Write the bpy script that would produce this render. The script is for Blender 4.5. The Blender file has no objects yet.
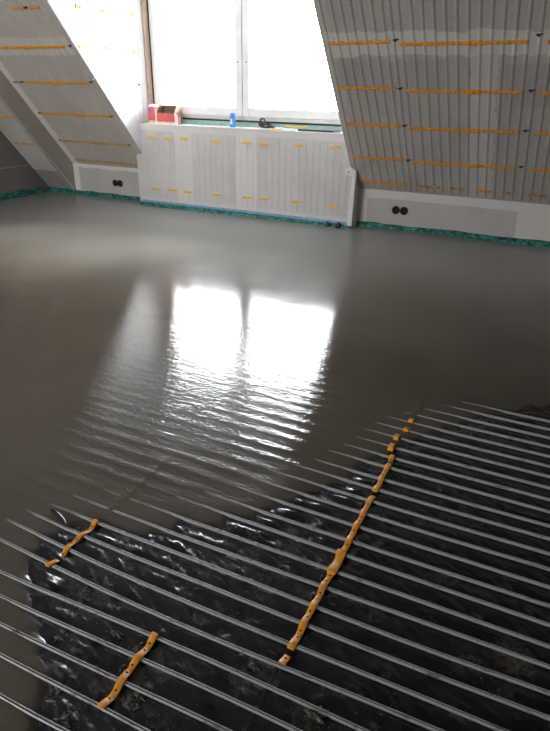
import bpy, math, random
import numpy as np
from mathutils import Matrix, Vector

# ------------------------------------------------------------------ camera
W, H, FPX = 550, 731, 593.2
PITCH, YAW, ROLL = math.radians(25.684), math.radians(25.59), math.radians(-0.83)
ROOF = math.radians(49.6)
CAMZ = 1.365
cp, sp, cy, sy = math.cos(PITCH), math.sin(PITCH), math.cos(YAW), math.sin(YAW)
FWD = np.array([-sy*cp, cy*cp, -sp]); _R = np.array([cy, sy, 0.0]); _D = np.cross(FWD, _R)
RGT = math.cos(ROLL)*_R + math.sin(ROLL)*_D
DWN = -math.sin(ROLL)*_R + math.cos(ROLL)*_D
CAM = np.array([0, 0, CAMZ])
scene = bpy.context.scene
col = scene.collection
cd = bpy.data.cameras.new('camera'); cam = bpy.data.objects.new('camera', cd); col.objects.link(cam)
cd.sensor_fit = 'VERTICAL'; cd.sensor_height = 24.0; cd.lens = FPX/H*24.0
cd.clip_start = 0.02; cd.clip_end = 200
cam.matrix_world = Matrix(((RGT[0], -DWN[0], -FWD[0], 0), (RGT[1], -DWN[1], -FWD[1], 0),
                           (RGT[2], -DWN[2], -FWD[2], CAMZ), (0, 0, 0, 1)))
scene.camera = cam

# ------------------------------------------------------------------ sky, exposure
SKY = 7.0
world = bpy.data.worlds.new('overcast_sky'); scene.world = world; world.use_nodes = True
bg = world.node_tree.nodes['Background']
bg.inputs[0].default_value = (0.90, 0.95, 1.0, 1); bg.inputs[1].default_value = SKY
# hazy sun outside, to the right of the dormer: it falls in on the left cheek and the far left floor
sl_ = bpy.data.lights.new('hazy_sun', 'SUN'); sl_.energy = 17.0; sl_.angle = math.radians(50); sl_.color = (1.0, .97, .92)
so_ = bpy.data.objects.new('hazy_sun', sl_); col.objects.link(so_); so_.location = (3, 12, 8)
so_.rotation_euler = Vector((-.62, -.60, -.50)).to_track_quat('-Z', 'Y').to_euler()
scene.view_settings.view_transform = 'Standard'
scene.view_settings.look = 'None'
scene.view_settings.gamma = 1.0
scene.view_settings.use_curve_mapping = False
scene.view_settings.exposure = 2.0
scene.cycles.max_bounces = 10
scene.cycles.diffuse_bounces = 6
scene.cycles.caustics_reflective = True
scene.cycles.use_denoising = True

# room dimensions (metres, screed top at z = 0)
XL, XR, YB, YK = -6.24, 3.4, -3.2, 6.02
ZK, ZC = 0.38, 2.42
TR = math.tan(ROOF)
YCEIL = YK - (ZC-ZK)/TR
XCL, XCR = -4.54, -2.0            # dormer cheeks
YP, ZP = 5.84, 0.90               # parapet face and top
YW = 6.10                         # window plane
ZWT = 2.36                        # dormer ceiling
XRET = -5.79                      # return between the two left slopes
FOILZ, PIPEZ = -0.022, -0.013

def portal(name, loc, rot, sx, sz):
    l = bpy.data.lights.new(name, 'AREA'); l.shape = 'RECTANGLE'; l.size = sx; l.size_y = sz
    l.cycles.is_portal = True
    o = bpy.data.objects.new(name, l); col.objects.link(o); o.location = loc; o.rotation_euler = rot
    return o
# daylight enters through the dormer window and an unseen back opening added for fill
portal('daylight_front', ((XCL+XCR)/2, YW+0.09, 1.65), (math.radians(-90), 0, 0), 2.5, 1.45)
BWX0, BWX1, BWZ0, BWZ1 = -5.7, -3.0, 0.9, 2.2
portal('fill_light_back', ((BWX0+BWX1)/2, YB-0.05, (BWZ0+BWZ1)/2), (math.radians(90), 0, 0), BWX1-BWX0, BWZ1-BWZ0)

# ------------------------------------------------------------------ pixel helpers (direction only; depth comes from the surface hit)
def ray(x, y): return (x-W/2)/FPX*RGT + (y-H/2)/FPX*DWN + FWD
def onz(x, y, z): d = ray(x, y); return CAM + d*((z-CAMZ)/d[2])

# ------------------------------------------------------------------ noise
def perlin(x, y, seed=0):
    rng = np.random.RandomState(seed); perm = rng.permutation(256); ang = rng.rand(256)*2*np.pi
    xi = np.floor(x).astype(int); yi = np.floor(y).astype(int); xf = x-xi; yf = y-yi
    def g(ix, iy, dx, dy):
        a = ang[perm[(perm[ix & 255]+iy) & 255]]
        return np.cos(a)*dx + np.sin(a)*dy
    u = xf*xf*xf*(xf*(xf*6-15)+10); v = yf*yf*yf*(yf*(yf*6-15)+10)
    a = g(xi, yi, xf, yf)*(1-u) + g(xi+1, yi, xf-1, yf)*u
    b = g(xi, yi+1, xf, yf-1)*(1-u) + g(xi+1, yi+1, xf-1, yf-1)*u
    return (a*(1-v)+b*v)*1.4
def sstep(t): t = np.clip(t, 0, 1); return t*t*(3-2*t)
random.seed(7)
RNG = np.random.RandomState(7)

# ------------------------------------------------------------------ materials
class NT:
    def __init__(s, name):
        s.m = bpy.data.materials.new(name); s.m.use_nodes = True; s.t = s.m.node_tree
        s.b = s.t.nodes['Principled BSDF']; s.out = s.t.nodes['Material Output']
    def n(s, typ, **kw):
        nd = s.t.nodes.new(typ)
        for k, v in kw.items(): setattr(nd, k, v)
        return nd
    def l(s, a, b): s.t.links.new(a, b)
    def math(s, op, a, b=None, c=None):
        nd = s.n('ShaderNodeMath', operation=op)
        for i, v in enumerate((a, b, c)):
            if v is None: continue
            if isinstance(v, (int, float)): nd.inputs[i].default_value = v
            else: s.l(v, nd.inputs[i])
        return nd.outputs[0]
    def pos(s):
        g = s.n('ShaderNodeNewGeometry'); x = s.n('ShaderNodeSeparateXYZ'); s.l(g.outputs['Position'], x.inputs[0])
        return g.outputs['Position'], x.outputs
    def noise(s, scale, detail=3, vec=None, rough=0.5, mscale=None):
        nd = s.n('ShaderNodeTexNoise'); nd.inputs['Scale'].default_value = scale
        nd.inputs['Detail'].default_value = detail; nd.inputs['Roughness'].default_value = rough
        if vec is None: vec = s.n('ShaderNodeNewGeometry').outputs['Position']
        if mscale:
            mp = s.n('ShaderNodeMapping'); mp.inputs['Scale'].default_value = mscale; s.l(vec, mp.inputs[0]); vec = mp.outputs[0]
        s.l(vec, nd.inputs['Vector']); return nd.outputs['Fac']
    def mix(s, f, a, b):
        nd = s.n('ShaderNodeMix', data_type='RGBA')
        for i, v in ((0, f), (6, a), (7, b)):
            if isinstance(v, (int, float)): nd.inputs[i].default_value = v
            elif isinstance(v, tuple): nd.inputs[i].default_value = v+(1,) if len(v) == 3 else v
            else: s.l(v, nd.inputs[i])
        return nd.outputs[2]
    def ramp(s, f, p0, p1):
        nd = s.n('ShaderNodeMapRange'); nd.inputs[1].default_value = p0; nd.inputs[2].default_value = p1
        s.l(f, nd.inputs[0]); return nd.outputs[0]
    def bump(s, h, strength, dist):
        nd = s.n('ShaderNodeBump'); nd.inputs['Strength'].default_value = strength; nd.inputs['Distance'].default_value = dist
        s.l(h, nd.inputs['Height']); s.l(nd.outputs[0], s.b.inputs['Normal']); return nd

def simple(name, c, rough=0.6, var=0.12, scale=30, metallic=0.0, bump=0.0):
    t = NT(name); f = t.noise(scale, 4)
    a = tuple(v*(1-var) for v in c); b = tuple(min(1, v*(1+var)) for v in c)
    t.l(t.mix(t.ramp(f, .3, .7), a, b), t.b.inputs['Base Color'])
    t.b.inputs['Roughness'].default_value = rough; t.b.inputs['Metallic'].default_value = metallic
    if bump: t.bump(f, bump, 0.004)
    return t.m

def plaster(name, base, light, boxes, uaxis=0, edge=0.03, dark=None, darkboxes=()):
    """plain plaster with lighter filler areas: boxes are (u0,u1,z0,z1) in metres, ragged edges"""
    t = NT(name); p, xyz = t.pos()
    wob = t.math('MULTIPLY', t.math('SUBTRACT', t.noise(9, 4, p), 0.5), edge*2)
    wob2 = t.math('MULTIPLY', t.math('SUBTRACT', t.noise(7, 4, p, mscale=(1.7, 1.3, 1.9)), 0.5), edge*2)
    u = t.math('ADD', xyz[uaxis], wob); v = t.math('ADD', xyz[2], wob2)
    def mask(bx):
        m = None
        for (u0, u1, z0, z1, *w) in bx:
            k = t.math('MULTIPLY', t.math('COMPARE', u, (u0+u1)/2, (u1-u0)/2), t.math('COMPARE', v, (z0+z1)/2, (z1-z0)/2))
            if w: k = t.math('MULTIPLY', k, w[0])
            m = k if m is None else t.math('MAXIMUM', m, k)
        return m
    big = t.ramp(t.noise(2.5, 4, p), .35, .65); fine = t.ramp(t.noise(55, 3, p), .3, .7)
    c = t.mix(big, tuple(x*.93 for x in base), tuple(x*1.05 for x in base))
    if boxes: c = t.mix(mask(boxes), c, light)
    if darkboxes: c = t.mix(mask(darkboxes), c, dark)
    c = t.mix(t.math('MULTIPLY', fine, .10), c, (0.05, 0.045, 0.04))
    t.l(c, t.b.inputs['Base Color']); t.b.inputs['Roughness'].default_value = 0.85
    t.bump(t.noise(38, 5, p), 0.35, 0.004)
    return t.m

G = (0.42, 0.375, 0.335)     # plaster grey
GL = (0.58, 0.53, 0.48)     # filler
M = {}
M['slope_right'] = plaster('plaster_slope_right', G, GL,
    [(-1.95, 3, 1.545, 1.70, 1.0), (-0.86, -0.66, .3, 1.62, .6), (-1.5, -1.33, 1.3, 1.62, .35), (-2.02, -1.9, .4, 2.4, .25)],
    edge=.045, dark=(.33, .30, .275), darkboxes=[(-1.93, -1.05, 1.31, 1.52, .5), (-.6, 0.9, 1.2, 1.5, .5)])
M['slope_left'] = plaster('plaster_slope_left', (.48, .43, .37), (.68, .61, .53),
    [(-5.9, -4.6, 1.56, 1.71, .55), (-5.8, -5.69, .38, 2.4, 1.0)], edge=.03)
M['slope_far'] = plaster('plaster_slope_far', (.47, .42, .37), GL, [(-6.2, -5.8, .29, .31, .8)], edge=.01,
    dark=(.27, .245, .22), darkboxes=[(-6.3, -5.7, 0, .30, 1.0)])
M['knee_right'] = plaster('plaster_knee_right', (.50, .455, .425), (.66, .605, .555),
    [(-2, 3, .30, .4), (-2, -1.86, -.1, .4), (-.40, .1, -.1, .4), (-2, 3, -.05, .02)], edge=.022)
M['knee_left'] = plaster('plaster_knee_left', (.50, .45, .41), (.70, .64, .58),
    [(-6, -4.5, .335, .4), (-5.79, -5.70, -.1, .4)], edge=.02)
M['parapet'] = plaster('plaster_parapet', (.60, .565, .535), (.70, .655, .61),
    [(-4.08, -3.85, 0, 1, .85), (-3.30, -3.05, 0, 1, 1), (-5, -1.9, .835, .95, .8), (-5, -1.9, -.05, .1, .45)], edge=.012)
M['cheek'] = plaster('plaster_cheek', (.74, .75, .76), (.8, .8, .8), [], edge=.03)
M['white_filler'] = simple('white_filler', (.72, .70, .67), .8, .08, 14)
M['trim'] = simple('corner_trim_white', (.68, .66, .64), .7, .12, 40)
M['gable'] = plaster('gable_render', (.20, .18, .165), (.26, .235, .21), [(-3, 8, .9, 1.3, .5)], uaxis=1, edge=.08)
M['joint'] = simple('joint_mortar', (.34, .31, .28), .9)
M['room'] = plaster('plaster_room', (.50, .47, .44), GL, [], edge=.03)
M['return'] = plaster('plaster_return', (.43, .385, .34), GL, [], edge=.03)
M['ceil'] = plaster('plaster_ceiling', (.50, .465, .43), GL, [], edge=.03)
M['orange'] = simple('orange_plastic', (.78, .30, .018), .45, .22, 45)
M['yellow'] = simple('yellow_plastic', (.88, .44, .02), .45, .2, 60)
M['orange_dirty'] = simple('orange_plastic_dusty', (.50, .27, .09), .7, .5, 40)
M['black'] = simple('black_plastic', (.016, .015, .015), .4)
M['groove'] = simple('shaded_groove', (.07, .065, .06), .7, .3, 60)  # dark tone stands in for the shading inside the pipe groove
M['screw'] = simple('black_screw_steel', (.02, .018, .016), .5)
M['hole'] = simple('dark_hole', (.03, .015, .008), .8)
M['pvc'] = simple('white_window_pvc', (.78, .755, .72), .4, .05, 8)
M['brown'] = simple('brown_sealing_strip', (.52, .37, .29), .6, .1, 20)
M['gasket'] = simple('black_gasket', (.02, .02, .02), .6)
M['green_base'] = simple('green_sill_foam', (.27, .41, .35), .7, .15, 25)
M['socket'] = simple('brown_socket_plastic', (.055, .014, .010), .75, .3, 50)
M['socket_in'] = simple('socket_inside', (.008, .003, .003), .9)
M['red'] = simple('red_carton', (.62, .10, .09), .6, .12, 30)
M['card'] = simple('brown_cardboard', (.30, .20, .145), .85, .15, 30)
M['cream'] = simple('cream_carton', (.70, .55, .38), .7, .08, 30)
M['pale'] = simple('pale_carton', (.75, .66, .64), .7, .08, 30)
M['blue'] = simple('blue_can', (.03, .22, .62), .35, .15, 40)
M['bluewhite'] = simple('pale_blue_wrap', (.55, .65, .78), .4, .2, 60)
M['logo'] = simple('blue_print', (.04, .10, .40), .6)
M['white'] = simple('white_paper', (.80, .80, .80), .6, .05, 30)
M['steel'] = simple('grey_steel', (.30, .31, .32), .4, .15, 50, metallic=.6)
M['tape_blue'] = simple('pale_blue_foil', (.20, .34, .48), .5, .25, 40)

# wet screed
t = NT('wet_screed'); p, xyz = t.pos()
c = t.mix(t.ramp(t.noise(1.2, 5, p), .35, .65), (.073, .060, .043), (.101, .085, .064))
c = t.mix(t.math('MULTIPLY', t.ramp(t.noise(120, 3, p), .35, .7), .25), c, (.075, .063, .05))
far_light = t.n('ShaderNodeMapRange', interpolation_type='SMOOTHSTEP')
far_light.inputs[1].default_value = 3.0; far_light.inputs[2].default_value = 5.6; t.l(t.math('MULTIPLY_ADD', t.noise(.8, 1, p), .8, xyz[1]), far_light.inputs[0]); t.l(t.mix(far_light.outputs[0], c, (.285, .275, .245)), t.b.inputs['Base Color'])   # far floor lightened: window light and wall reflection put into the colour
t.l(t.math('MULTIPLY_ADD', far_light.outputs[0], .17, t.math('MULTIPLY_ADD', t.ramp(t.noise(5, 4, p), .3, .7), .03, .05)), t.b.inputs['Roughness'])
t.b.inputs['IOR'].default_value = 1.42
near = t.n('ShaderNodeMapRange', interpolation_type='SMOOTHSTEP')
near.inputs[1].default_value = 3.7; near.inputs[2].default_value = 1.9; t.l(xyz[1], near.inputs[0])
rip = t.noise(1.0, 2, p, mscale=(7, 26, 1)); fine = t.noise(1.0, 2, p, mscale=(38, 85, 1)); tiny = t.noise(210, 2, p)
hgt = t.math('MULTIPLY', rip, t.math('MULTIPLY_ADD', near.outputs[0], .8, .10))
hgt = t.math('ADD', hgt, t.math('MULTIPLY', fine, t.math('MULTIPLY_ADD', near.outputs[0], .34, .09)))
hgt = t.math('ADD', hgt, t.math('MULTIPLY', tiny, .030))
t.bump(hgt, 1.0, 0.0026)
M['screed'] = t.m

# black plastic foil with dried splashes
t = NT('black_foil'); p, xyz = t.pos()
def spot(cx, cy_, rad):
    vm = t.n('ShaderNodeVectorMath', operation='DISTANCE'); t.l(p, vm.inputs[0]); vm.inputs[1].default_value = (cx, cy_, -.02); return t.ramp(vm.outputs['Value'], rad, rad*.35)
sp = None
for px_, py_, rd in ((65, 708, .17), (130, 690, .14), (85, 600, .14), (250, 680, .12), (315, 718, .12), (475, 432, .16), (490, 655, .16), (120, 545, .12)):
    c0 = onz(px_, py_, -.02); k_ = spot(c0[0], c0[1], rd); sp = k_ if sp is None else t.math('MAXIMUM', sp, k_)
dn = t.math('ADD', t.noise(9, 6, p, rough=.7), t.math('MULTIPLY', sp, .10))
dirt = t.math('MULTIPLY', t.ramp(dn, .57, .65), t.ramp(t.noise(70, 4, p), .38, .56))
t.l(t.mix(dirt, (.009, .009, .010), (.055, .041, .029)), t.b.inputs['Base Color'])
t.l(t.math('MULTIPLY_ADD', dirt, .45, .21), t.b.inputs['Roughness'])
mr = t.n('ShaderNodeMapping'); mr.inputs['Rotation'].default_value = (0, 0, math.radians(33)); t.l(p, mr.inputs[0])
mp = t.n('ShaderNodeMapping'); mp.inputs['Scale'].default_value = (3.5, 15, 1); t.l(mr.outputs[0], mp.inputs[0])
wr = t.noise(1.0, 2, mp.outputs[0]); wr2 = t.noise(40, 2, p)
t.bump(t.math('ADD', wr, t.math('MULTIPLY', wr2, .07)), 1.0, .02)
M['foil'] = t.m

# grey pipe with dust
t = NT('grey_pipe'); p, xyz = t.pos()
d = t.ramp(t.noise(1, 5, p, mscale=(14, 60, 60), rough=.65), .58, .68)
t.l(t.mix(d, (.37, .365, .355), (.10, .08, .06)), t.b.inputs['Base Color'])
t.l(t.math('MULTIPLY_ADD', d, .4, .33), t.b.inputs['Roughness'])
M['pipe'] = t.m

t = NT('mortar_crumbs'); p, xyz = t.pos()
t.l(t.mix(t.ramp(t.noise(60, 4, p), .35, .65), (.045, .033, .023), (.10, .076, .055)), t.b.inputs['Base Color'])
t.b.inputs['Roughness'].default_value = .55; t.bump(t.noise(160, 3, p), .6, .003)
M['mortar'] = t.m

t = NT('green_edge_foil'); p, xyz = t.pos()
t.l(t.mix(t.ramp(t.noise(30, 5, p), .42, .62), (.006, .062, .048), (.035, .27, .19)), t.b.inputs['Base Color'])
t.b.inputs['Roughness'].default_value = .35; t.bump(t.noise(45, 4, p), .7, .012)
M['green'] = t.m

t = NT('window_glass')
tr = t.n('ShaderNodeBsdfTransparent'); gl = t.n('ShaderNodeBsdfGlossy'); gl.inputs['Roughness'].default_value = .02
fr = t.n('ShaderNodeFresnel'); fr.inputs[0].default_value = 1.45; mx = t.n('ShaderNodeMixShader')
t.l(fr.outputs[0], mx.inputs[0]); t.l(tr.outputs[0], mx.inputs[1]); t.l(gl.outputs[0], mx.inputs[2]); t.l(mx.outputs[0], t.out.inputs[0])
M['glass'] = t.m

# ------------------------------------------------------------------ mesh helpers
class MB:
    def __init__(s): s.v = []; s.f = []
    def add(s, vs, fs):
        b = len(s.v); s.v += [tuple(map(float, q)) for q in vs]; s.f += [tuple(b+i for i in f) for f in fs]; return s
    def box(s, x0, x1, y0, y1, z0, z1):
        return s.add([(x0,y0,z0),(x1,y0,z0),(x1,y1,z0),(x0,y1,z0),(x0,y0,z1),(x1,y0,z1),(x1,y1,z1),(x0,y1,z1)],
                     [(0,3,2,1),(4,5,6,7),(0,1,5,4),(1,2,6,5),(2,3,7,6),(3,0,4,7)])
    def prism(s, poly, off):
        """closed planar polygon extruded by the vector off"""
        n = len(poly); a = [np.array(q, float) for q in poly]; b = [q+np.array(off, float) for q in a]
        return s.add(a+b, [tuple(range(n))[::-1], tuple(range(n, 2*n))] + [(i, (i+1) % n, n+(i+1) % n, n+i) for i in range(n)])
    def lathe(s, prof, n=16, o=(0, 0, 0)):
        vs = [(o[0]+r*math.cos(2*math.pi*k/n), o[1]+r*math.sin(2*math.pi*k/n), o[2]+z) for r, z in prof for k in range(n)]
        fs = [(i*n+k, i*n+(k+1) % n, (i+1)*n+(k+1) % n, (i+1)*n+k) for i in range(len(prof)-1) for k in range(n)]
        return s.add(vs, fs)
    def sweep(s, path, prof, up=(0, 0, 1), cap=True):
        """sweep closed profile [(side,up)] along the path"""
        path = [np.array(q, float) for q in path]; n = len(prof); vs = []
        for i, q in enumerate(path):
            d = path[min(i+1, len(path)-1)] - path[max(i-1, 0)]; d /= np.linalg.norm(d)
            sd = np.cross(d, up); sd /= np.linalg.norm(sd); u = np.cross(sd, d)
            pr = prof[i] if isinstance(prof[0], list) else prof
            n = len(pr)
            vs += [q+sd*a+u*b for a, b in pr]
        m = len(path)
        fs = [(i*n+k, i*n+(k+1) % n, (i+1)*n+(k+1) % n, (i+1)*n+k) for i in range(m-1) for k in range(n)]
        if cap: fs += [tuple(range(n))[::-1], tuple((m-1)*n+k for k in range(n))]
        return s.add(vs, fs)
    def tube(s, path, r, n=8):
        return s.sweep(path, [(r*math.cos(2*math.pi*k/n), r*math.sin(2*math.pi*k/n)) for k in range(n)])
    def build(s, name, mat, parent=None, smooth=False, bevel=0):
        o = np.zeros(3); q_ = parent
        while q_ is not None: o = o+np.array(q_.location); q_ = q_.parent
        me = bpy.data.meshes.new(name); me.from_pydata([tuple(np.array(q)-o) for q in s.v], [], s.f); me.update()
        if smooth: me.polygons.foreach_set('use_smooth', [True]*len(me.polygons))
        me.materials.append(M[mat]); ob = bpy.data.objects.new(name, me); col.objects.link(ob)
        if parent is not None: ob.parent = parent
        if bevel:
            m = ob.modifiers.new('bevel', 'BEVEL'); m.width = bevel; m.segments = 2; m.limit_method = 'ANGLE'
        return ob
def fixn(ob):
    import bmesh
    bm = bmesh.new(); bm.from_mesh(ob.data); bmesh.ops.recalc_face_normals(bm, faces=bm.faces); bm.to_mesh(ob.data); bm.free(); return ob
def tag(o, label, cat, group=None, kind=None):
    o['label'] = label; o['category'] = cat
    if group: o['group'] = group
    if kind: o['kind'] = kind
    return o
def empty(name, loc):
    o = bpy.data.objects.new(name, None); col.objects.link(o); o.location = loc; o.empty_display_size = .05; return o
def copy(o, loc, parent=None):
    c = o.copy(); col.objects.link(c); c.location = loc; c.parent = parent; return c
def gridmesh(name, xs, ys, Z, mat, keep=None, parent=None):
    nx, ny = len(xs), len(ys); X, Y = np.meshgrid(xs, ys)
    v = np.stack([X, Y, Z], -1).reshape(-1, 3)
    i = np.arange((ny-1)*(nx-1)); r, c_ = i//(nx-1), i % (nx-1); a = r*nx+c_
    f = np.stack([a, a+1, a+1+nx, a+nx], -1)
    if keep is not None:
        k = keep.reshape(-1); f = f[k[f].any(1)]
        used = np.unique(f); mp = -np.ones(len(v), int); mp[used] = np.arange(len(used)); v = v[used]; f = mp[f]
    me = bpy.data.meshes.new(name); me.from_pydata(v.tolist(), [], f.tolist()); me.update()
    me.polygons.foreach_set('use_smooth', [True]*len(me.polygons)); me.materials.append(M[mat])
    o = bpy.data.objects.new(name, me); col.objects.link(o)
    if parent is not None: o.parent = parent
    return o
def S(o, label, cat='wall'): return tag(o, label, cat, kind='structure')
def slope(s, z0=ZK, y0=YK): return np.array([0, y0-s*math.cos(ROOF), z0+s*math.sin(ROOF)])
NSL = np.array([0, -math.sin(ROOF), -math.cos(ROOF)])     # into the room
TH = .16

# ================================================================== SETTING
# ---- flat ceiling, back wall with its added fill-light opening, right gable, left gable
o = MB().box(XL-TH, XR+TH, YB-TH, YCEIL, ZC, ZC+TH).build('ceiling', 'ceil'); S(o, 'flat plastered ceiling above the screed floor', 'ceiling')
b = MB(); b.box(XL, BWX0, YB-TH, YB, -.1, ZC); b.box(BWX1, XR, YB-TH, YB, -.1, ZC); b.box(BWX0, BWX1, YB-TH, YB, -.1, BWZ0); b.box(BWX0, BWX1, YB-TH, YB, BWZ1, ZC)
S(b.build('wall_back', 'room'), 'plain plastered wall behind the camera with a wide opening added for fill light')
prof = [(0, YB, -.1), (0, YK+TH, -.1), (0, YK+TH, ZK), (0, YCEIL, ZC), (0, YB, ZC)]
S(fixn(MB().prism([(XR, y, z) for _, y, z in prof], (TH, 0, 0)).build('wall_right', 'room')), 'plain plastered gable wall at the right end of the attic')
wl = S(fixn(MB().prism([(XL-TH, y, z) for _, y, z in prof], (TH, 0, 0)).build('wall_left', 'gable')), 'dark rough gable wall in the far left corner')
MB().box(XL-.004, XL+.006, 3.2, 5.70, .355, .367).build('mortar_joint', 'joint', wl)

def slab(name, x0, x1, z0, s1, mat, y0=YK):
    a, c_ = slope(0, z0, y0), slope(s1, z0, y0)
    off = -NSL*TH
    return fixn(MB().prism([(x0, a[1], a[2]), (x1, a[1], a[2]), (x1, c_[1], c_[2]), (x0, c_[1], c_[2])], off).build(name, mat))
SLEN = (ZC-ZK)/math.sin(ROOF)+.08
sr = S(slab('ceiling_slope_right', XCR+.004, XR, ZK, SLEN, 'slope_right'), 'grey plastered roof slope with close ribs right of the dormer', 'ceiling')
sl = S(slab('ceiling_slope_left', XRET+.001, XCL-.004, ZK, SLEN, 'slope_left'), 'warm grey plastered roof slope left of the dormer', 'ceiling')
ZF = 0.03
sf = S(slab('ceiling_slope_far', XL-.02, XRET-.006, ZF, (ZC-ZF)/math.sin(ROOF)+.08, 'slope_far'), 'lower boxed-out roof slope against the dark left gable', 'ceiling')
# return face of the boxed-out slope (faces the dormer)
s1 = (ZC-ZF)/math.sin(ROOF)
a, c_ = slope(0, ZF), slope(s1, ZF)
MB().prism([(XRET-.004, a[1], a[2]-.05), (XRET-.004, c_[1], c_[2]), (XRET-.004, c_[1]+.35, c_[2]), (XRET-.004, a[1]+.05, .42), (XRET-.004, a[1]+.05, -.05)], (.004, 0, 0)).build('return_face', 'return', sf)
MB().sweep([slope(x, ZF)+np.array([XRET, 0, 0]) for x in (.02, 1, 2, 3)], [(-.006, -.003), (.006, -.003), (.006, .003), (-.006, .003)]).build('corner_bead', 'trim', sf)

# ---- knee walls
kr = S(MB().box(XCR+.03, XR, YK, YK+TH, -.1, ZK+.02).build('wall_knee_right', 'knee_right'), 'low grey knee wall with light filler bands right of the dormer')
kl = S(MB().box(XRET, XCL, YK, YK+TH, -.1, ZK+.02).build('wall_knee_left', 'knee_left'), 'low warm grey knee wall left of the dormer parapet')
S(MB().box(XL, XRET, YK-.02, YK+TH, -.1, .05).build('wall_knee_far', 'joint'), 'low pale plinth strip at the dark left corner')

# ---- dormer: parapet, cheeks, ceiling
pp = [(-4.62, -.1), (-1.955, -.1), (-1.955, .53), (XCR, .595), (XCR, ZP), (XCL, ZP), (XCL, .575), (-4.62, .565)]
par = S(fixn(MB().prism([(x, YP, z) for x, z in pp], (0, YW-YP+.05, 0)).build('wall_parapet', 'parapet')), 'pale grey ribbed parapet wall under the dormer window')
MB().box(XCL, XCR, YP-.006, 6.06, ZP-.001, ZP+.006).build('sill_ledge', 'white_filler', par)
MB().box(XCL, XCR, 6.06, 6.16, ZP+.004, .952).build('sill_foam', 'green_base', par)
MB().box(XCL, XCR, 6.075, 6.16, .952, .968).build('sill_gasket', 'gasket', par)
# slanted white corner batten and its head plate at the right end of the parapet
bt = fixn(MB().prism([(-2.0, YP-.012, .03), (-1.948, YP-.012, .03), (-1.938, YP-.012, .53), (-1.975, YP-.012, .53)], (0, .05, 0)).build('corner_batten', 'trim', par))
fixn(MB().prism([(-2.05, YP-.020, .53), (-1.935, YP-.020, .51), (-1.935, YP-.020, .57), (-1.985, YP-.020, .60), (-2.05, YP-.020, .59)], (0, .02, 0)).build('head_plate', 'trim', par))
MB().tube([(-2.01, YP-.026, .556), (-2.01, YP-.018, .556)], .008, 8).build('screw', 'screw', par)
def cheek(x0, x1, name, label):
    yb = YK-(ZWT-ZK)/TR+.02
    pl = [(x0, YK, ZK-.0), (x0, yb, ZWT), (x0, YW+.14, ZWT), (x0, YW+.14, .5), (x0, YK, .5)]
    q = [(x0, YP, ZK+(YK-YP)*TR), (x0, yb, ZWT), (x0, YW+.14, ZWT), (x0, YW+.14, ZK+(YK-YP)*TR)]
    return S(fixn(MB().prism(q, (x1-x0, 0, 0)).build(name, 'cheek')), label)
ckl = cheek(XCL-.03, XCL, 'wall_cheek_left', 'bright white dormer cheek left of the window')
ckr = cheek(XCR, XCR+.03, 'wall_cheek_right', 'white dormer cheek right of the window')
S(MB().box(XCL-.03, XCR+.03, YK-(ZWT-ZK)/TR-.1, YW+.15, ZWT, ZWT+.1).build('ceiling_dormer', 'cheek'), 'white ceiling of the window dormer', 'ceiling')

# ---- window_1: fixed frame, two sashes, panes
win = S(empty('window_1', ((XCL+XCR)/2, YW, .968)), 'white two-sash dormer window with glaring daylight behind it', 'window')
def ring(x0, x1, z0, z1, y0, y1, l, r, bt_, tp):
    m = MB(); m.box(x0, x0+l, y0, y1, z0, z1); m.box(x1-r, x1, y0, y1, z0, z1)
    m.box(x0+l, x1-r, y0, y1, z0, z0+bt_); m.box(x0+l, x1-r, y0, y1, z1-tp, z1); return m
ring(XCL+.035, XCR-.035, .968, 2.34, YW, YW+.07, .05, .05, .05, .06).build('frame', 'pvc', win, bevel=.004)
for x0, x1 in ((-4.465, -3.350), (-3.340, -2.075)):
    sh = ring(x0, x1, 1.005, 2.30, YW-.018, YW+.05, .075, .075, .085, .08).build('sash', 'pvc', win, bevel=.006)
    MB().box(x0+.07, x1-.07, YW+.012, YW+.016, 1.08, 2.23).build('pane', 'glass', sh)
MB().box(-3.350, -3.340, YW-.006, YW+.04, 1.0, 2.3).build('sash_gap', 'brown', win)
for x in (-3.395, -3.295): MB().tube([(x, YW-.021, 1.53), (x, YW-.014, 1.53)], .007, 8).build('screw_cap', 'screw', win)
MB().box(XCL+.001, XCL+.026, 6.02, 6.10, .91, 2.34).build('sealing_strip', 'brown', win)
MB().box(XCL+.026, XCL+.036, 6.09, YW+.02, .91, 2.34).build('jamb_gasket', 'gasket', win)
for x in (-4.2, -2.9, -2.3): MB().box(x-.03, x+.03, YW-.024, YW-.017, 1.012, 1.03).build('drain_cap', 'pvc', win)

# ---- wall-heating ribs (pipes under the plaster skin)
def half_rib(L, r=.0075, w=.011):
    pr = [(-w, -.004), (-w*.7, r*.55), (-w*.3, r*.95), (w*.15, r), (w*.6, r*.55), (w, -.004)]
    return MB().sweep([(0, 0, 0), (0, 0, L)], pr, up=(0, 1, 0))
def slope_ribs(parent, mat, xs, z0, s0, s1, r=.0075):
    proto = None
    ax = np.array([0, -math.cos(ROOF), math.sin(ROOF)])
    for k, x in enumerate(xs):
        a = slope(s0, z0); a[0] = x
        if proto is None:
            m = MB(); m.sweep([(0, 0, 0), tuple(ax*(s1-s0))], [(-.019, -.002), (-.013, r*.22), (-.007, r*.75), (0, r), (.007, r*.75), (.013, r*.22), (.019, -.002)], up=NSL, cap=False)
            me = m.build('rib', mat, None, smooth=True); proto = me
            me.location = a; me.parent = parent
        else: copy(proto, a, parent)
rx = [-1.952, -1.865, -1.789, -1.714, -1.636, -1.556, -1.480, -1.423, -1.362]
x = -1.273
while x < XR-.05:
    rx.append(x); x += .0795
slope_ribs(sr, 'slope_right', rx, ZK, .03, 2.6, .0085)
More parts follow.
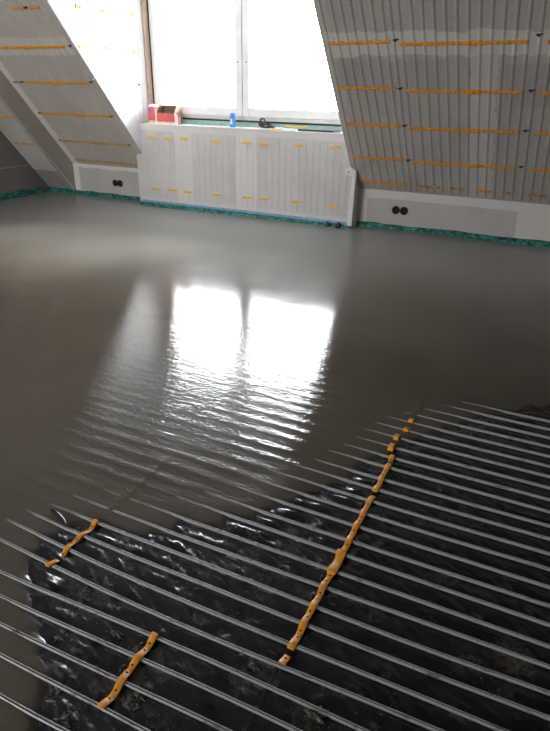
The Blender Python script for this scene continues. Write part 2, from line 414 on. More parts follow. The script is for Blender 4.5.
slope_ribs(sl, 'slope_left', [-4.62-.078*k for k in range(14)], ZK, .05, 2.6, .0075)
slope_ribs(sf, 'slope_far', [-5.85-.078*k for k in range(5)], ZF, .37, 3.0, .0075)
proto = None
for k in range(33):
    x = -4.45+k*.0755
    if proto is None:
        proto = MB().sweep([(0, 0, 0), (0, 0, .70)], [(.011, -.003), (.006, .0025), (.0025, .004), (-.0025, .004), (-.006, .0025), (-.011, -.003)], up=(0, -1, 0)).build('rib', 'parapet'); fixn(proto)
        proto.location = (x, YP, .115); proto.parent = par
    else: copy(proto, (x, YP, .115), par)
proto = None
for k in range(13):
    y = 5.03+k*.075; z0 = ZK+(YK-y)*TR+.05
    q = MB().sweep([(XCL, y, max(z0, .98)), (XCL, y, 2.30)], [(-.009, -.003), (-.005, .004), (0, .006), (.005, .004), (.009, -.003)], up=(1, 0, 0)).build('rib', 'cheek', ckl); fixn(q)

# ---- orange clip rails on slopes
def rail_piece(path_fn, L, parent, mat='orange', name='clip_rail', w=.011, step=.0385, joint=None):
    """toothed ribbon of length L; path_fn(t)->(origin, side axis, normal)"""
    n = max(3, int(L/.0095)); m = MB(); P = []; PR = []
    for i in range(n+1):
        tt = L*i/n; ph = math.cos(2*math.pi*tt/step)
        o_, sd, nm = path_fn(tt)
        ww = w*(1+.18*ph); hh = .005+.0045*max(0, ph)
        if joint and joint[0] < tt < joint[1]: ww *= 1.45; hh += .004
        off = .0025*math.sin(2*math.pi*tt/step*.5)
        P.append((o_, sd, nm, ww, hh, off))
    vs = []; 
    for (o_, sd, nm, ww, hh, off) in P:
        for a_, b_ in ((-ww, -.003), (-ww, hh*.8), (-ww*.5, hh), (ww*.5, hh), (ww, hh*.8), (ww, -.003)):
            vs.append(np.array(o_)+np.array(sd)*(a_+off)+np.array(nm)*b_)
    k = 6
    fs = [(i*k+j, i*k+(j+1) % k, (i+1)*k+(j+1) % k, (i+1)*k+j) for i in range(n) for j in range(k)] + [tuple(range(k)), tuple(n*k+j for j in range(k))[::-1]]
    m.add(vs, fs); return fixn(m.build(name, mat, parent))
AX = np.array([0, -math.cos(ROOF), math.sin(ROOF)])
def slope_rail(parent, x0, x1, s, z0=ZK, mat='orange', joint=None, ds=0.0, w=.011):
    def fn(tt):
        q = slope(s+ds*tt/(x1-x0), z0)+NSL*.006; q[0] = x0+tt; return q, AX, NSL
    rail_piece(fn, x1-x0, parent, mat, joint=joint, w=w)
for s in (.437, .838, 1.225, 1.645, 2.05):
    slope_rail(sr, -1.945, -1.450, s+.003, ds=.006)
    slope_rail(sr, -1.368, -0.472, s-.012, ds=.010, joint=(.47, .60))
    slope_rail(sr, -0.345, 0.52, s-.006, joint=(.45, .58)); slope_rail(sr, .62, 1.5, s-.006); slope_rail(sr, 1.6, 2.5, s); slope_rail(sr, 2.58, 3.3, s)
for x0, x1, mt in ((-1.935, -1.45, 'orange'), (-1.36, -1.10, 'orange_dirty'), (-1.02, -.91, 'orange_dirty'), (-.80, -.66, 'orange'), (-.56, -.49, 'orange_dirty'), (-.33, -.18, 'orange_dirty'), (0, .3, 'orange_dirty')):
    slope_rail(sr, x0, x1, .112, mat=mt)
for s, x0, x1, mt, jt in ((2.045, -5.0, -4.87, 'orange', None), (2.045, -4.78, -4.67, 'orange', None), (1.643, -5.62, -4.667, 'orange', (.40, .53)), (1.225, -5.72, -5.64, 'orange_dirty', None),
        (1.228, -5.53, -4.669, 'orange', (.38, .52)), (.80, -5.66, -4.66, 'orange', (.5, .62)), (.388, -5.68, -4.635, 'orange_dirty', (.5, .62)), (.075, -5.68, -4.70, 'orange_dirty', None)):
    slope_rail(sl, x0, x1, s, mat=mt, joint=jt)
slope_rail(sf, -6.15, -5.83, 1.212, ZF); slope_rail(sf, -6.17, -5.86, .805, ZF, mat='orange_dirty'); slope_rail(sf, -6.17, -5.86, 1.62, ZF)
# black fixing screws between the rails
def slope_screw(parent, x, s, z0=ZK):
    a = slope(s, z0); a[0] = x
    m = MB(); m.tube([a-NSL*.002, a+NSL*.012], .0085, 6); m.sweep([a+NSL*.008+np.array([-.02, 0, 0])+AX*.005, a+NSL*.008+np.array([.026, 0, 0])-AX*.006*0+AX*.012], [(-.004, -.003), (.004, -.003), (.004, .003), (-.004, .003)], up=NSL)
    m.build('screw', 'screw', parent)
for x, s in ((-1.405, 1.665), (-1.41, 1.232), (-1.41, .848), (-1.41, .44), (-.405, 1.69), (-.415, 1.235), (-.42, .85), (-.425, .45), (.57, 1.65), (.57, 1.23)): slope_screw(sr, x, s)
for x, s in ((-5.60, 1.225), (-5.69, .80), (-5.70, .39), (-4.64, .80), (-4.62, 1.24), (-4.66, .39), (-4.84, 2.045), (-4.60, 1.65)): slope_screw(sl, x, s)
for q_ in ((37, 133), (55, 160), (60, 171)):
    pass
for s in (.62, 1.0): slope_screw(sf, -5.80, s, ZF)
# clips on parapet and cheek
def clip_mesh(L, h):
    m = MB(); pts = []
    for i in range(4): 
        x0 = -L/2+i*L/4; hh = h*(1 if i % 2 == 0 else .72)
        m.box(x0, x0+L/4+.0005, -.011, .002, -hh/2, hh/2)
    return m
pc = None
for zrow, xs in ((.768, (-4.375, -4.136, -3.944, -3.546, -3.158, -2.958, -2.561, -2.170)), (.206, (-4.376, -4.136, -3.93, -3.545, -3.158, -2.958, -2.565, -2.170))):
    for k, x in enumerate(xs):
        z = zrow+random.uniform(-.006, .006)+.01*(x > -2.6)
        if pc is None:
            pc = clip_mesh(.098, .024).build('clip', 'yellow'); pc.parent = par; pc.location = (x, YP-.004, z)
        else: copy(pc, (x, YP-.004, z), par)
for y, z in ((5.03, 1.967), (5.075, 1.966), (5.40, 1.964), (5.44, 1.96), (5.84, 1.975), (5.875, 1.97), (5.02, 1.632), (5.065, 1.63), (5.40, 1.637), (5.44, 1.635), (5.845, 1.625), (5.88, 1.62)):
    MB().box(XCL-.001, XCL+.014, y-.018, y+.018, z-.012, z+.012).build('clip', 'yellow', ckl, bevel=.003)
for y, z in ((5.88, 1.30), (5.14, 1.35)): MB().tube([(XCL, y, z), (XCL+.012, y, z)], .01, 6).build('screw', 'screw', ckl)

# ================================================================== FLOOR
PX0 = {  # pipe run k: measured points (pixel)
 8: [(0, 706)], 7: [(0, 655), (110, 711)], 6: [(0, 624), (110, 676), (220, 726)], 5: [(0, 596), (110, 645), (220, 693)],
 4: [(0, 572), (110, 617), (220, 664)], 3: [(0, 539), (110, 593), (220, 641), (440, 730)], 2: [(0, 516), (110, 569), (220, 615), (440, 703.6)],
 1: [(0, 499), (110, 547), (220, 590), (440, 677), (550, 717)], 0: [(115, 529), (220, 569), (440, 654), (550, 692)],
 -1: [(220, 550), (440, 627), (550, 666)], -2: [(220, 531), (440, 607), (550, 645.6)], -3: [(440, 587), (550, 624)], -4: [(440, 570), (550, 605)],
 -5: [(440, 552), (550, 586.6)], -6: [(440, 536), (550, 568.4)], -7: [(440, 521), (550, 553)], -8: [(440, 507), (550, 538)], -9: [(440, 495), (550, 525)]}
PIPES = []
XS_P = np.linspace(-2.6, 2.4, 101)
for k in range(8, -23, -1):
    base = 1.876+.0756*(-k-9)
    if k in PX0:
        pts = sorted([tuple(onz(x, y, PIPEZ+.004)[:2]) for x, y in PX0[k]])
        if k == 8: pts = [(-1.2, .585), (-.995, .575), (-.6, .592)]
        px = np.array([q[0] for q in pts]); py = np.array([q[1] for q in pts])
        yy = np.interp(XS_P, px, py)
        ker = np.hanning(13); ker /= ker.sum(); yy = np.convolve(np.pad(yy, 6, 'edge'), ker, 'valid')
    else:
        yy = base+.004*perlin(XS_P*1.1, XS_P*0+k*3.7, 5)
    PIPES.append((k, yy))
EXTRA = [(9, PIPES[0][1]-.078), (10, PIPES[0][1]-.155)]
ALLP = EXTRA[::-1]+PIPES
def pipe_y(k_idx, X): return np.interp(X, XS_P, ALLP[k_idx][1])
def pipe_dist(X, Y):
    d = np.full(X.shape, 9.0)
    for i in range(len(ALLP)): d = np.minimum(d, np.abs(Y-np.interp(X, XS_P, ALLP[i][1])))
    return d

# outline of the bare foil, traced on the floor
BP = [(40, 731), (44, 700), (48, 688), (51, 665), (49, 648), (43, 636), (41, 620), (35, 600), (33, 580), (34, 565), (40, 553), (47, 543), (60, 534), (82, 526), (98, 523), (104, 528), (118, 533), (132, 539), (146, 542),
      (158, 536), (172, 539), (186, 527), (200, 529), (222, 530), (229, 521), (244, 523), (262, 517), (280, 509), (292, 504), (306, 498), (326, 492), (341, 485), (352, 481), (360, 472), (368, 464), (384, 459), (401, 449), (416, 442), (438, 434), (459, 427), (480, 421), (497, 416), (519, 411), (550, 407)]
poly = [tuple(onz(x, y, FOILZ)[:2]) for x, y in BP]
poly = [(-.62, YB-1), (-.80, .2)] + poly + [(.45, 2.95), (1.0, 3.3), (3.5, 4.2), (3.5, YB-1)]
PA = np.array(poly)
def sdist(X, Y):
    """distance to the outline, positive on the poured side"""
    x = X.ravel(); y = Y.ravel(); best = np.full(x.shape, 1e9); inside = np.zeros(x.shape, bool)
    n = len(PA)
    for i in range(n):
        a, b_ = PA[i], PA[(i+1) % n]; e = b_-a
        tt = np.clip(((x-a[0])*e[0]+(y-a[1])*e[1])/(e@e), 0, 1)
        best = np.minimum(best, (x-a[0]-tt*e[0])**2+(y-a[1]-tt*e[1])**2)
        cr = (a[1] > y) != (b_[1] > y)
        with np.errstate(divide='ignore', invalid='ignore'):
            xi = e[0]*(y-a[1])/e[1]+a[0] if e[1] != 0 else x*0
        inside ^= cr & (x < xi)
    d = np.sqrt(best); return np.where(inside, -d, d).reshape(X.shape)

def axis(segs):
    out = []
    for a, b_, st in segs: out += list(np.arange(a, b_-1e-6, st))
    out.append(segs[-1][1]); return np.array(out)
# black foil on the insulation
fx = axis([(-2.0, -1.5, .05), (-1.5, .75, .0085), (.75, XR, .06)]); fy = axis([(YB, .3, .1), (.3, 3.0, .0085), (3.0, 4.4, .1)])
X, Y = np.meshgrid(fx, fy)
pdist = pipe_dist(X, Y)
free = sstep((pdist-.009)/.022)                                  # foil is pinned under the pipes
ca, sa = math.cos(math.radians(-32)), math.sin(math.radians(-32))
U = X*ca+Y*sa; V = -X*sa+Y*ca
wr = np.abs(perlin(U*2.0, V*9+perlin(X*3, Y*3, 3)*1.0, 11)); wr = np.clip(.22-wr, 0, 1)/.22
wr2 = np.clip(.25-np.abs(perlin(X*9, Y*17, 12)), 0, 1)/.25
hump = perlin(X*6, Y*12, 13)*.5+.3
dd = sdist(X, Y)
puff = np.exp(-((dd+.05)/.05)**2)
free = .35+.65*free
Z = FOILZ + free*(.0065*wr**1.5*sstep(perlin(X*2.5, Y*3.5, 16)*1.5+.6)+.0018*wr2+.0042*np.clip(hump, 0, 1)) + puff*free*.012*np.clip(perlin(X*11, Y*14, 14)+.35, 0, 1) + .0006*perlin(X*60, Y*60, 15)
Z = np.where(pdist < .007, np.minimum(Z, FOILZ+.0035), Z)
foil = gridmesh('plastic_sheet', fx, fy, Z, 'foil')
tag(foil, 'wrinkled glossy black plastic sheet under the grey pipes', 'plastic sheet')

# poured screed, thinning out towards the foil
gx = axis([(XL, -2.2, .06), (-2.2, .9, .0125), (.9, XR, .06)]); gy = axis([(YB, .3, .08), (.3, 3.3, .0125), (3.3, YK, .06)])
X, Y = np.meshgrid(gx, gy)
d0 = sdist(X, Y); nz = perlin(X*14, Y*20, 21)*.022+perlin(X*40, Y*48, 22)*.010
d = d0+nz*np.exp(-np.abs(d0)/.15)
Zs = np.where(d < .03, FOILZ-.008+.018*sstep((d+.02)/.05), 0)
mid = np.interp(d, [.03, .07, .22, .32, .5, .8, 1.3], [-.0120, -.0093, -.0079, -.0055, -.003, -.0015, 0])+.0006*perlin(X*16, Y*9, 27)*np.exp(-np.clip(d, 0, None)/.3)
Zs = np.where(d >= .03, mid, Zs)
pd = pipe_dist(X, Y)
Zs += np.where(d > .02, .0028*np.exp(-(pd/.014)**2)*np.exp(-np.clip(d-.3, 0, None)/.28)*sstep((d-.10)/.2), 0)
far = sstep((d-.05)/.4)
Zs += far*(.0010*perlin(X*1.6, Y*2.2, 23)+.0004*perlin(X*4, Y*7, 24))*sstep((3.6-Y)/1.2)
# buried rail lines
for xr, y0, y1 in ((-1.235, 1.18, 1.75), (-.44, 2.3, 2.9)):
    Zs += np.where((Y > y0) & (Y < y1), .0032*np.exp(-((X-xr)/.012)**2)*sstep((y1-Y)/.3), 0)
keep = d > -.03
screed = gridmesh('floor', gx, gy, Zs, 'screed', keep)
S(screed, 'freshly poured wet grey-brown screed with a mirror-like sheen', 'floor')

# ---- heating pipes
ORD = ['first','second','third','fourth','fifth','sixth','seventh','eighth','ninth','tenth','eleventh','twelfth','thirteenth','fourteenth','fifteenth','sixteenth','seventeenth','eighteenth','nineteenth','twentieth',
       'twenty-first','twenty-second','twenty-third','twenty-fourth','twenty-fifth','twenty-sixth','twenty-seventh','twenty-eighth','twenty-ninth','thirtieth','thirty-first','thirty-second']
pw = .0054
PIPE_PROF = [(-pw*.5, -.0052), (-pw*.9, .0005), (-pw, .0036), (-pw*.55, .0056), (-pw*.40, .0058), (-pw*.36, .0020), (pw*.36, .0020), (pw*.40, .0058), (pw*.55, .0056), (pw, .0036), (pw*.9, .0005), (pw*.5, -.0052), (0, -.0062)]
for n_, (k, yy) in enumerate(PIPES):
    path = [(x, y, PIPEZ+.0007*math.sin(x*5+k)) for x, y in zip(XS_P, yy)]
    if n_ > 27: break
    ob = fixn(MB().sweep(path, PIPE_PROF).build('heating_pipe', 'pipe', None, smooth=False))
    MB().sweep([(x, y, z+.0031) for x, y, z in path], [(-pw*.36, -.001), (pw*.36, -.001), (pw*.36, .001), (-pw*.36, .001)]).build('groove', 'groove', ob)
    tag(ob, 'straight grey grooved heating pipe, %s run counted from the lower left corner' % ORD[n_], 'pipe', 'grey heating pipes on the black sheet')

# ---- orange rails over the pipes
def floor_rail(x0, y0, y1, label, xw=.0, wig=.002, name='clip_rail', amp=.006, joints=(), w=.0098, drop=0, holes=True):
    root = empty(name, (x0, (y0+y1)/2, FOILZ))
    L = y1-y0; n = max(6, int(L/.006)); m = MB(); vs = []
    def prof(y):
        x = x0+xw*(y-y0)/L+wig*math.sin((y-y0)*2*math.pi/.075*.5)+wig*.8*math.sin((y-y0)*23)
        dist = min(abs(y-pipe_y(i, x)) for i in range(len(ALLP)))
        up = math.cos(min(dist/.0375, 1)*math.pi)*.5+.5
        return x, PIPEZ-.002+.0092*up**.8-drop, up
    for i in range(n+1):
        y = y0+L*i/n; x, z, up = prof(y); ww = w*(.93+.12*up)
        for (ja, jb) in joints:
            if ja < y < jb: ww *= 1.45; z += .003
        for a_, b_ in ((-ww, -.0022), (-ww, .0016), (-ww*.35, .0030), (ww*.35, .0030), (ww, .0016), (ww, -.0022)):
            vs.append((x+a_, y, z+b_))
    k = 6
    fs = [(i*k+j, i*k+(j+1) % k, (i+1)*k+(j+1) % k, (i+1)*k+j) for i in range(n) for j in range(k)] + [tuple(range(k)), tuple(n*k+j for j in range(k))[::-1]]
    m.add(vs, fs); fixn(m.build('ribbon', 'orange', root))
    if holes:
        for i in range(len(ALLP)):
            for fr_ in (.34, .66):
                if i+1 >= len(ALLP): continue
                y = pipe_y(i, x0)*(1-fr_)+pipe_y(i+1, x0)*fr_
                if y0+.01 < y < y1-.01:
                    x, z, up = prof(y); MB().lathe([(0.0001, .0040), (.0032, .0040), (.0035, .0028)], 8, (x, y, z)).build('peg_hole', 'hole', root)
        for i in range(len(ALLP)):          # little black clip loops beside the ribbon
            y = pipe_y(i, x0)+.030
            if y0+.02 < y < y1-.01 and random.random() < .6:
                x, z, up = prof(y)
                MB().tube([(x-.016, y-.010, z-.006), (x-.020, y-.004, z+.005), (x-.019, y+.006, z+.006), (x-.014, y+.012, z-.005)], .0032, 6).build('clip_loop', 'black', root, smooth=True)
    tag(root, label, 'clip rail', 'orange clip rails on the floor')
    return root
q = lambda x, y: onz(x, y, PIPEZ+.006)
XA = float(q(300, 630)[0])
floor_rail(XA, q(281, 663)[1], q(286.5, 653.5)[1], 'shortest loose orange rail piece at the lower end of the long rail', wig=.001)
floor_rail(XA, q(289.5, 648)[1], q(341, 551)[1], 'orange clip rail between the loose end piece and the doubled joint', joints=((q(329, 573)[1], q(341, 550)[1]),), wig=.0012)
floor_rail(XA, q(343, 550)[1], q(371, 494)[1], 'orange clip rail reaching up from the doubled joint towards the screed edge', wig=.0012)
floor_rail(XA-.003, q(372, 490)[1], q(391, 455)[1], 'orange clip rail dipping into the screed edge below the small dashes', wig=.0022)
for x_, y_, l_, lb in ((391.5, 447, .020, 'largest orange rail tip poking out of the brown screed'), (396.5, 437.5, .016, 'second orange rail tip in the brown screed, below the smallest'), (406, 430, .010, 'smallest orange rail tip in the brown screed'), (411, 421.5, .014, 'farthest orange rail tip in the brown screed')):
    c0 = q(x_, y_)
    root = empty('rail_tip', (c0[0], c0[1], -.008)); 
    m = MB(); vs = [(c0[0]+a_, c0[1]+b_, -.016) for a_, b_ in ((-.013, -l_), (.013, -l_), (.013, l_), (-.013, l_))]+[(c0[0]+a_, c0[1]+b_, .0035) for a_, b_ in ((-.010, -l_*.8), (.010, -l_*.8), (.011, l_*.8), (-.009, l_*.8))]
    m.add(vs, [(0,3,2,1),(4,5,6,7),(0,1,5,4),(1,2,6,5),(2,3,7,6),(3,0,4,7)]); fixn(m.build('ribbon', 'orange', root, bevel=.002))
    MB().lathe([(0.0001, .0046), (.003, .0046), (.003, .002)], 8, (c0[0], c0[1], 0)).build('peg_hole', 'hole', root)
    tag(root, lb, 'clip rail', 'orange clip rails on the floor')
floor_rail(q(130, 670)[0], q(103, 709)[1], q(157, 634)[1], 'short orange clip rail lying by the mortar crumbs at lower left', wig=.0028, xw=-.006)
floor_rail(q(75, 541)[0], q(47, 566)[1], q(99, 521)[1], 'wavy orange clip rail at the left corner of the black sheet', wig=.006, w=.0085)

# dark tape seam under the lower end of the long rail
m = MB(); pth = [onz(x, y, FOILZ+.0022) for x, y in ((277, 668), (268, 684), (262, 697), (254, 712), (245, 729), (238, 745))]
m.sweep(pth, [(-.006, -.001), (-.005, .0015), (.005, .0015), (.006, -.001)])
tag(m.build('seam_tape', 'black'), 'thin black tape line running down from the long orange rail', 'tape')
# black scrap of foil sticking out of the screed, upper left
pth = [(50, 509), (56, 512), (62, 518), (67, 526)]; base = [onz(x, y, -.004) for x, y in pth]; wd = (.004, .014, .016, .006)
m = MB(); vs = []
for i, (c0, w_) in enumerate(zip(base, wd)):
    vs += [c0+np.array([-w_*.5, -w_*.8, -.006]), c0+np.array([0, 0, .012]), c0+np.array([w_*.6, w_*.8, -.004])]
m.add(vs, [(i*3+j, i*3+j+1, (i+1)*3+j+1, (i+1)*3+j) for i in range(3) for j in range(2)] + [(i*3+2, i*3, (i+1)*3, (i+1)*3+2) for i in range(3)]+[(0,2,1),(9,10,11)])
o = fixn(m.build('foil_scrap', 'foil', None, smooth=True)); sm = o.modifiers.new('s', 'SUBSURF'); sm.levels = sm.render_levels = 2
tag(o, 'glossy black foil tongue sticking out of the screed above the wavy rail', 'foil scrap')

# ---- mortar clumps
def clump(x, y, r, seed, label, flat=.35):
    c0 = onz(x, y, FOILZ+.002); rs = np.random.RandomState(seed); n = 18; vs = []
    edge = r*(.55+.9*rs.rand(n)**1.6); rows = ((1.0, -.003), (.92, .0025), (.62, .006), (.3, .008))
    for fr_, hz in rows:
        for i in range(n):
            th = 2*math.pi*i/n; rr = (edge[i]*fr_+r*.5*(1-fr_))*(fr_ if fr_ < .9 else 1)
            vs.append((c0[0]+rr*math.cos(th)*1.5, c0[1]+rr*math.sin(th), c0[2]+hz*(.35+1.0*rs.rand()) if hz > 0 else c0[2]+hz))
    t_ = len(vs); vs.append((c0[0], c0[1], c0[2]+.007))
    fs = [(j*n+i, j*n+(i+1) % n, (j+1)*n+(i+1) % n, (j+1)*n+i) for j in range(3) for i in range(n)]+[(t_, 3*n+i, 3*n+(i+1) % n) for i in range(n)]+[tuple(range(n))[::-1]]
    o = fixn(MB().add(vs, fs).build('mortar_clump', 'mortar', None, smooth=False))
    tag(o, label, 'mortar', 'mortar clumps on the black sheet')
for i, (x, y, r, lb) in enumerate((
    (58, 704, .020, 'brown mortar clump at the lower left screed edge, upper of three'), (70, 712, .026, 'largest brown mortar clump in the lower left corner of the sheet'), (60, 724, .020, 'brown mortar clump at the bottom edge left of the largest clump'),
    (132, 705, .020, 'brown mortar clump just right of the short orange rail'), (140, 697, .012, 'small mortar crumb right of the short orange rail, beside a bigger clump'),
    (66, 633, .013, 'mortar streak on the pipe at the left sheet edge'), (59, 640, .010, 'small mortar bit below the streak at the left sheet edge'), (116, 634, .016, 'mortar clump on the sheet above the short orange rail'),
    (79, 606, .012, 'mortar bit on a pipe below the wavy orange rail'), (88, 590, .012, 'mortar bit on the sheet right below the wavy orange rail'), (254, 667, .017, 'ring-shaped mortar splat left of the loose rail end'),
    (246, 690, .014, 'mortar splat on the sheet beside the black tape line'), (314, 716, .016, 'mortar splat near the bottom edge of the picture, right of the tape'), (322, 711, .012, 'smaller mortar splat near the bottom edge right of the tape'),
    (128, 540, .014, 'mortar lump on the screed edge right of the wavy rail'), (60, 690, .010, 'small mortar bit at the screed edge above the lower left clumps'), (108, 640, .010, 'small mortar crumb left of the clump above the short orange rail'))):
    clump(x, y, r, 100+i, lb, .30)
# uncountable crumbs and splashes
m = MB(); rs = np.random.RandomState(3)
def crumb(x, y, z, r):
    a = rs.rand(4)*.6+.6
    m.add([(x-r*a[0], y-r*.5, z), (x+r*a[1], y-r*.6, z), (x, y+r*a[2], z), (x+r*.2, y, z+r*.9*a[3])], [(0, 2, 1), (0, 1, 3), (1, 2, 3), (2, 0, 3)])
for cx, cy_, rad, n in ((60, 705, 45, 200), (120, 690, 40, 140), (90, 600, 50, 150), (120, 545, 40, 140), (250, 680, 40, 70), (315, 715, 35, 60), (480, 435, 28, 160), (465, 430, 18, 90), (490, 660, 60, 60), (370, 690, 60, 60), (180, 580, 60, 110), (440, 500, 70, 60), (300, 560, 90, 70)):
    for _ in range(n):
        x = cx+rs.randn()*rad*.5; y = cy_+rs.randn()*rad*.32
        if y > 735: continue
        pz = onz(x, y, FOILZ+.003); dp = float(pipe_dist(np.array([pz[0]]), np.array([pz[1]]))[0])
        if sdist(np.array([pz[0]]), np.array([pz[1]]))[0] > .02: continue
        zz = FOILZ+.003 if dp > .008 else PIPEZ+.004
        crumb(pz[0], pz[1], zz, .0012+.0028*rs.rand()**2)
o = m.build('mortar_crumbs', 'mortar'); tag(o, 'tiny mortar crumbs scattered over black sheet and pipes', 'mortar crumbs', kind='stuff')

# ================================================================== GREEN EDGE STRIPS
def edge_strip(p0, p1, inward, h, label, seed, depth=.03, blue=False):
    p0 = np.array(p0, float); p1 = np.array(p1, float); L = np.linalg.norm(p1-p0); d_ = (p1-p0)/L; iw = np.array(inward, float)
    n = max(12, int(L/.018)); prof = 7; vs = []
    tt = np.linspace(0, L, n+1)
    for i, s_ in enumerate(tt):
        a = p0+d_*s_
        for j in range(prof):
            v_ = j/(prof-1)
            nn = float(perlin(np.array([s_*14+seed]), np.array([v_*2.2]), seed)[0]); n2 = float(perlin(np.array([s_*5+seed*3]), np.array([.5]), seed+1)[0])
            out = depth*(math.sin(math.pi*min(1, .25+v_*.8)))*(.55+.6*nn+.3*n2)+.004
            z = -.014+h*v_*(1+.22*n2+.18*nn*(v_ > .7))
            vs.append(a+iw*max(.002, out)+np.array([0, 0, z]))
        vs.append(a+np.array([0, 0, h*(1+.22*n2)])); vs.append(a+np.array([0, 0, -.014]))
    k = prof+2
    fs = [(i*k+j, i*k+(j+1) % k, (i+1)*k+(j+1) % k, (i+1)*k+j) for i in range(n) for j in range(k)]+[tuple(range(k)), tuple(n*k+j for j in range(k))[::-1]]
    root = empty('edge_strip', (p0+p1)/2)
    fixn(MB().add(vs, fs).build('green_foil', 'green', root, smooth=True))
    if blue:
        a, b_ = p0+iw*.003, p1+iw*.003
        MB().sweep([a+np.array([0, 0, h*1.12]), (a+b_)/2+np.array([0, 0, h*1.2]), b_+np.array([0, 0, h*1.1])], [(-.003, -.014), (.003, -.014), (.003, .012), (-.003, .012)]).build('blue_tape', 'tape_blue', root)
    tag(root, label, 'edge strip', 'green edge insulation strips'); return root
edge_strip((-4.62, YP, 0), (-1.955, YP, 0), (0, -1, 0), .045, 'wrinkled green edge strip along the foot of the parapet wall', 31, .04, True)
edge_strip((-1.955, YK, 0), (XR, YK, 0), (0, -1, 0), .05, 'green edge strip along the right knee wall', 32, .04)
edge_strip((XRET, YK, 0), (-4.62, YK, 0), (0, -1, 0), .045, 'green edge strip along the left knee wall', 33, .03)
edge_strip((XL, YK-.03, 0), (XRET, YK-.02, 0), (0, -1, 0), .05, 'short green edge strip in the far left corner', 34, .035)
edge_strip((XL, 2.5, 0), (XL, 5.86, 0), (1, 0, 0), .07, 'green edge strip along the dark gable wall', 35, .05)
for x, r, lb in ((-2.20, .018, 'left black scrap on the green strip at the parapet corner'), (-2.08, .022, 'right black scrap on the green strip at the parapet corner')):
    m = MB(); rs2 = np.random.RandomState(int(-x*100)); vs = []
    for j in range(4):
        for i in range(8):
            th = 2*math.pi*i/8; rr = r*(1.0, 1.15, .8, .25)[j]*(.7+.5*rs2.rand())
            vs.append((x+rr*math.cos(th)*1.3, YP-.045+rr*.6*math.sin(th), .002+j*.018+.006*rs2.rand()))
    m.add(vs, [(j*8+i, j*8+(i+1) % 8, (j+1)*8+(i+1) % 8, (j+1)*8+i) for j in range(3) for i in range(8)]+[tuple(range(8))[::-1], tuple(24+i for i in range(8))])
    tag(m.build('foil_scrap', 'black', None, smooth=True), lb, 'foil scrap')

# ================================================================== SOCKETS
def socket_box(x0, x1, z, label):
    root = empty('socket_box', ((x0+x1)/2, YK, z))
    for x in (x0, x1):
        r = .041
        m = MB(); n = 20; ring_ = []
        for rr, yy in ((r, 0.001), (r, -.008), (r*.80, -.008), (r*.78, .0)):
            ring_ += [(x+rr*math.cos(2*math.pi*k/n), YK+yy, z+rr*math.sin(2*math.pi*k/n)) for k in range(n)]
        m.add(ring_, [(j*n+k, j*n+(k+1) % n, (j+1)*n+(k+1) % n, (j+1)*n+k) for j in range(3) for k in range(n)])
        rim = fixn(m.build('rim', 'socket', root, smooth=False))
        m = MB(); m.add([(x+r*.8*math.cos(2*math.pi*k/n), YK-.0015, z+r*.8*math.sin(2*math.pi*k/n)) for k in range(n)], [tuple(range(n))]); m.build('inside', 'socket_in', rim)
        MB().box(x-.004, x+.02, YK-.007, YK-.001, z-.006, z+.004).build('terminal', 'socket', rim)
    MB().box((x0+x1)/2-.008, (x0+x1)/2+.008, YK-.007, YK, z-.014, z+.014).build('bridge', 'socket', root)
    tag(root, label, 'socket box')
socket_box(-1.552, -1.468, .197, 'brown double socket box in the right knee wall')
socket_box(-5.125, -5.050, .184, 'dark red double socket box in the left knee wall')

# ================================================================== THINGS ON THE SILL
ZS = ZP+.006
# small upright red carton
r0 = empty('carton', (-4.405, 5.95, ZS))
MB().box(-4.455, -4.365, 5.90, 5.99, ZS+.03, ZS+.175).build('body', 'red', r0)
MB().box(-4.456, -4.364, 5.899, 5.991, ZS, ZS+.03).build('base_band', 'cream', r0)
fixn(MB().prism([(-4.455, 5.90, ZS+.175), (-4.365, 5.90, ZS+.175), (-4.375, 5.905, ZS+.19), (-4.43, 5.905, ZS+.195)], (0, .085, 0)).build('lid', 'pale', r0))
MB().box(-4.445, -4.415, 5.898, 5.900, ZS+.12, ZS+.165).build('logo', 'logo', r0)
MB().box(-4.365, -4.342, 5.905, 5.99, ZS, ZS+.15).build('side_flap', 'pale', r0)
tag(r0, 'narrow upright red carton with a small blue print on the sill corner', 'carton')
# open red box
r1 = empty('open_box', (-4.2, 5.95, ZS)); x0, x1, y0, y1 = -4.325, -4.09, 5.88, 6.03
MB().box(x0, x1, y0, y0+.004, ZS+.025, ZS+.115).build('front_panel', 'red', r1)
MB().box(x0-.001, x1+.001, y0-.001, y0+.005, ZS, ZS+.025).build('base_band', 'cream', r1)
for x, nm in ((x0, 'side_panel'), (x1-.004, 'side_panel')):
    fixn(MB().prism([(x, y0+.004, ZS), (x, y1, ZS), (x, y1, ZS+.19), (x, y0+.05, ZS+.185), (x, y0+.004, ZS+.115)], (.004, 0, 0)).build(nm, 'card', r1))
MB().box(x0, x1, y1-.004, y1, ZS, ZS+.19).build('back_panel', 'card', r1)
MB().box(x0, x1, y0, y1, ZS, ZS+.004).build('bottom', 'card', r1)
fixn(MB().prism([(x0, y0+.05, ZS+.186), (x1, y0+.06, ZS+.186), (x1, y1, ZS+.192), (x0+.02, y1, ZS+.197)], (0, 0, .003)).build('top_flap', 'card', r1))
fixn(MB().prism([(x1+.004, y0, ZS), (x1+.05, y0+.03, ZS), (x1+.05, y0+.03, ZS+.075), (x1+.004, y0, ZS+.115)], (0, .004, 0)).build('end_flap', 'pale', r1))
MB().box(x1+.03, x1+.048, y0+.02, y0+.03, ZS, ZS+.11).build('end_tab', 'red', r1)
tag(r1, 'open red cardboard box with brown inside on the window sill', 'box')
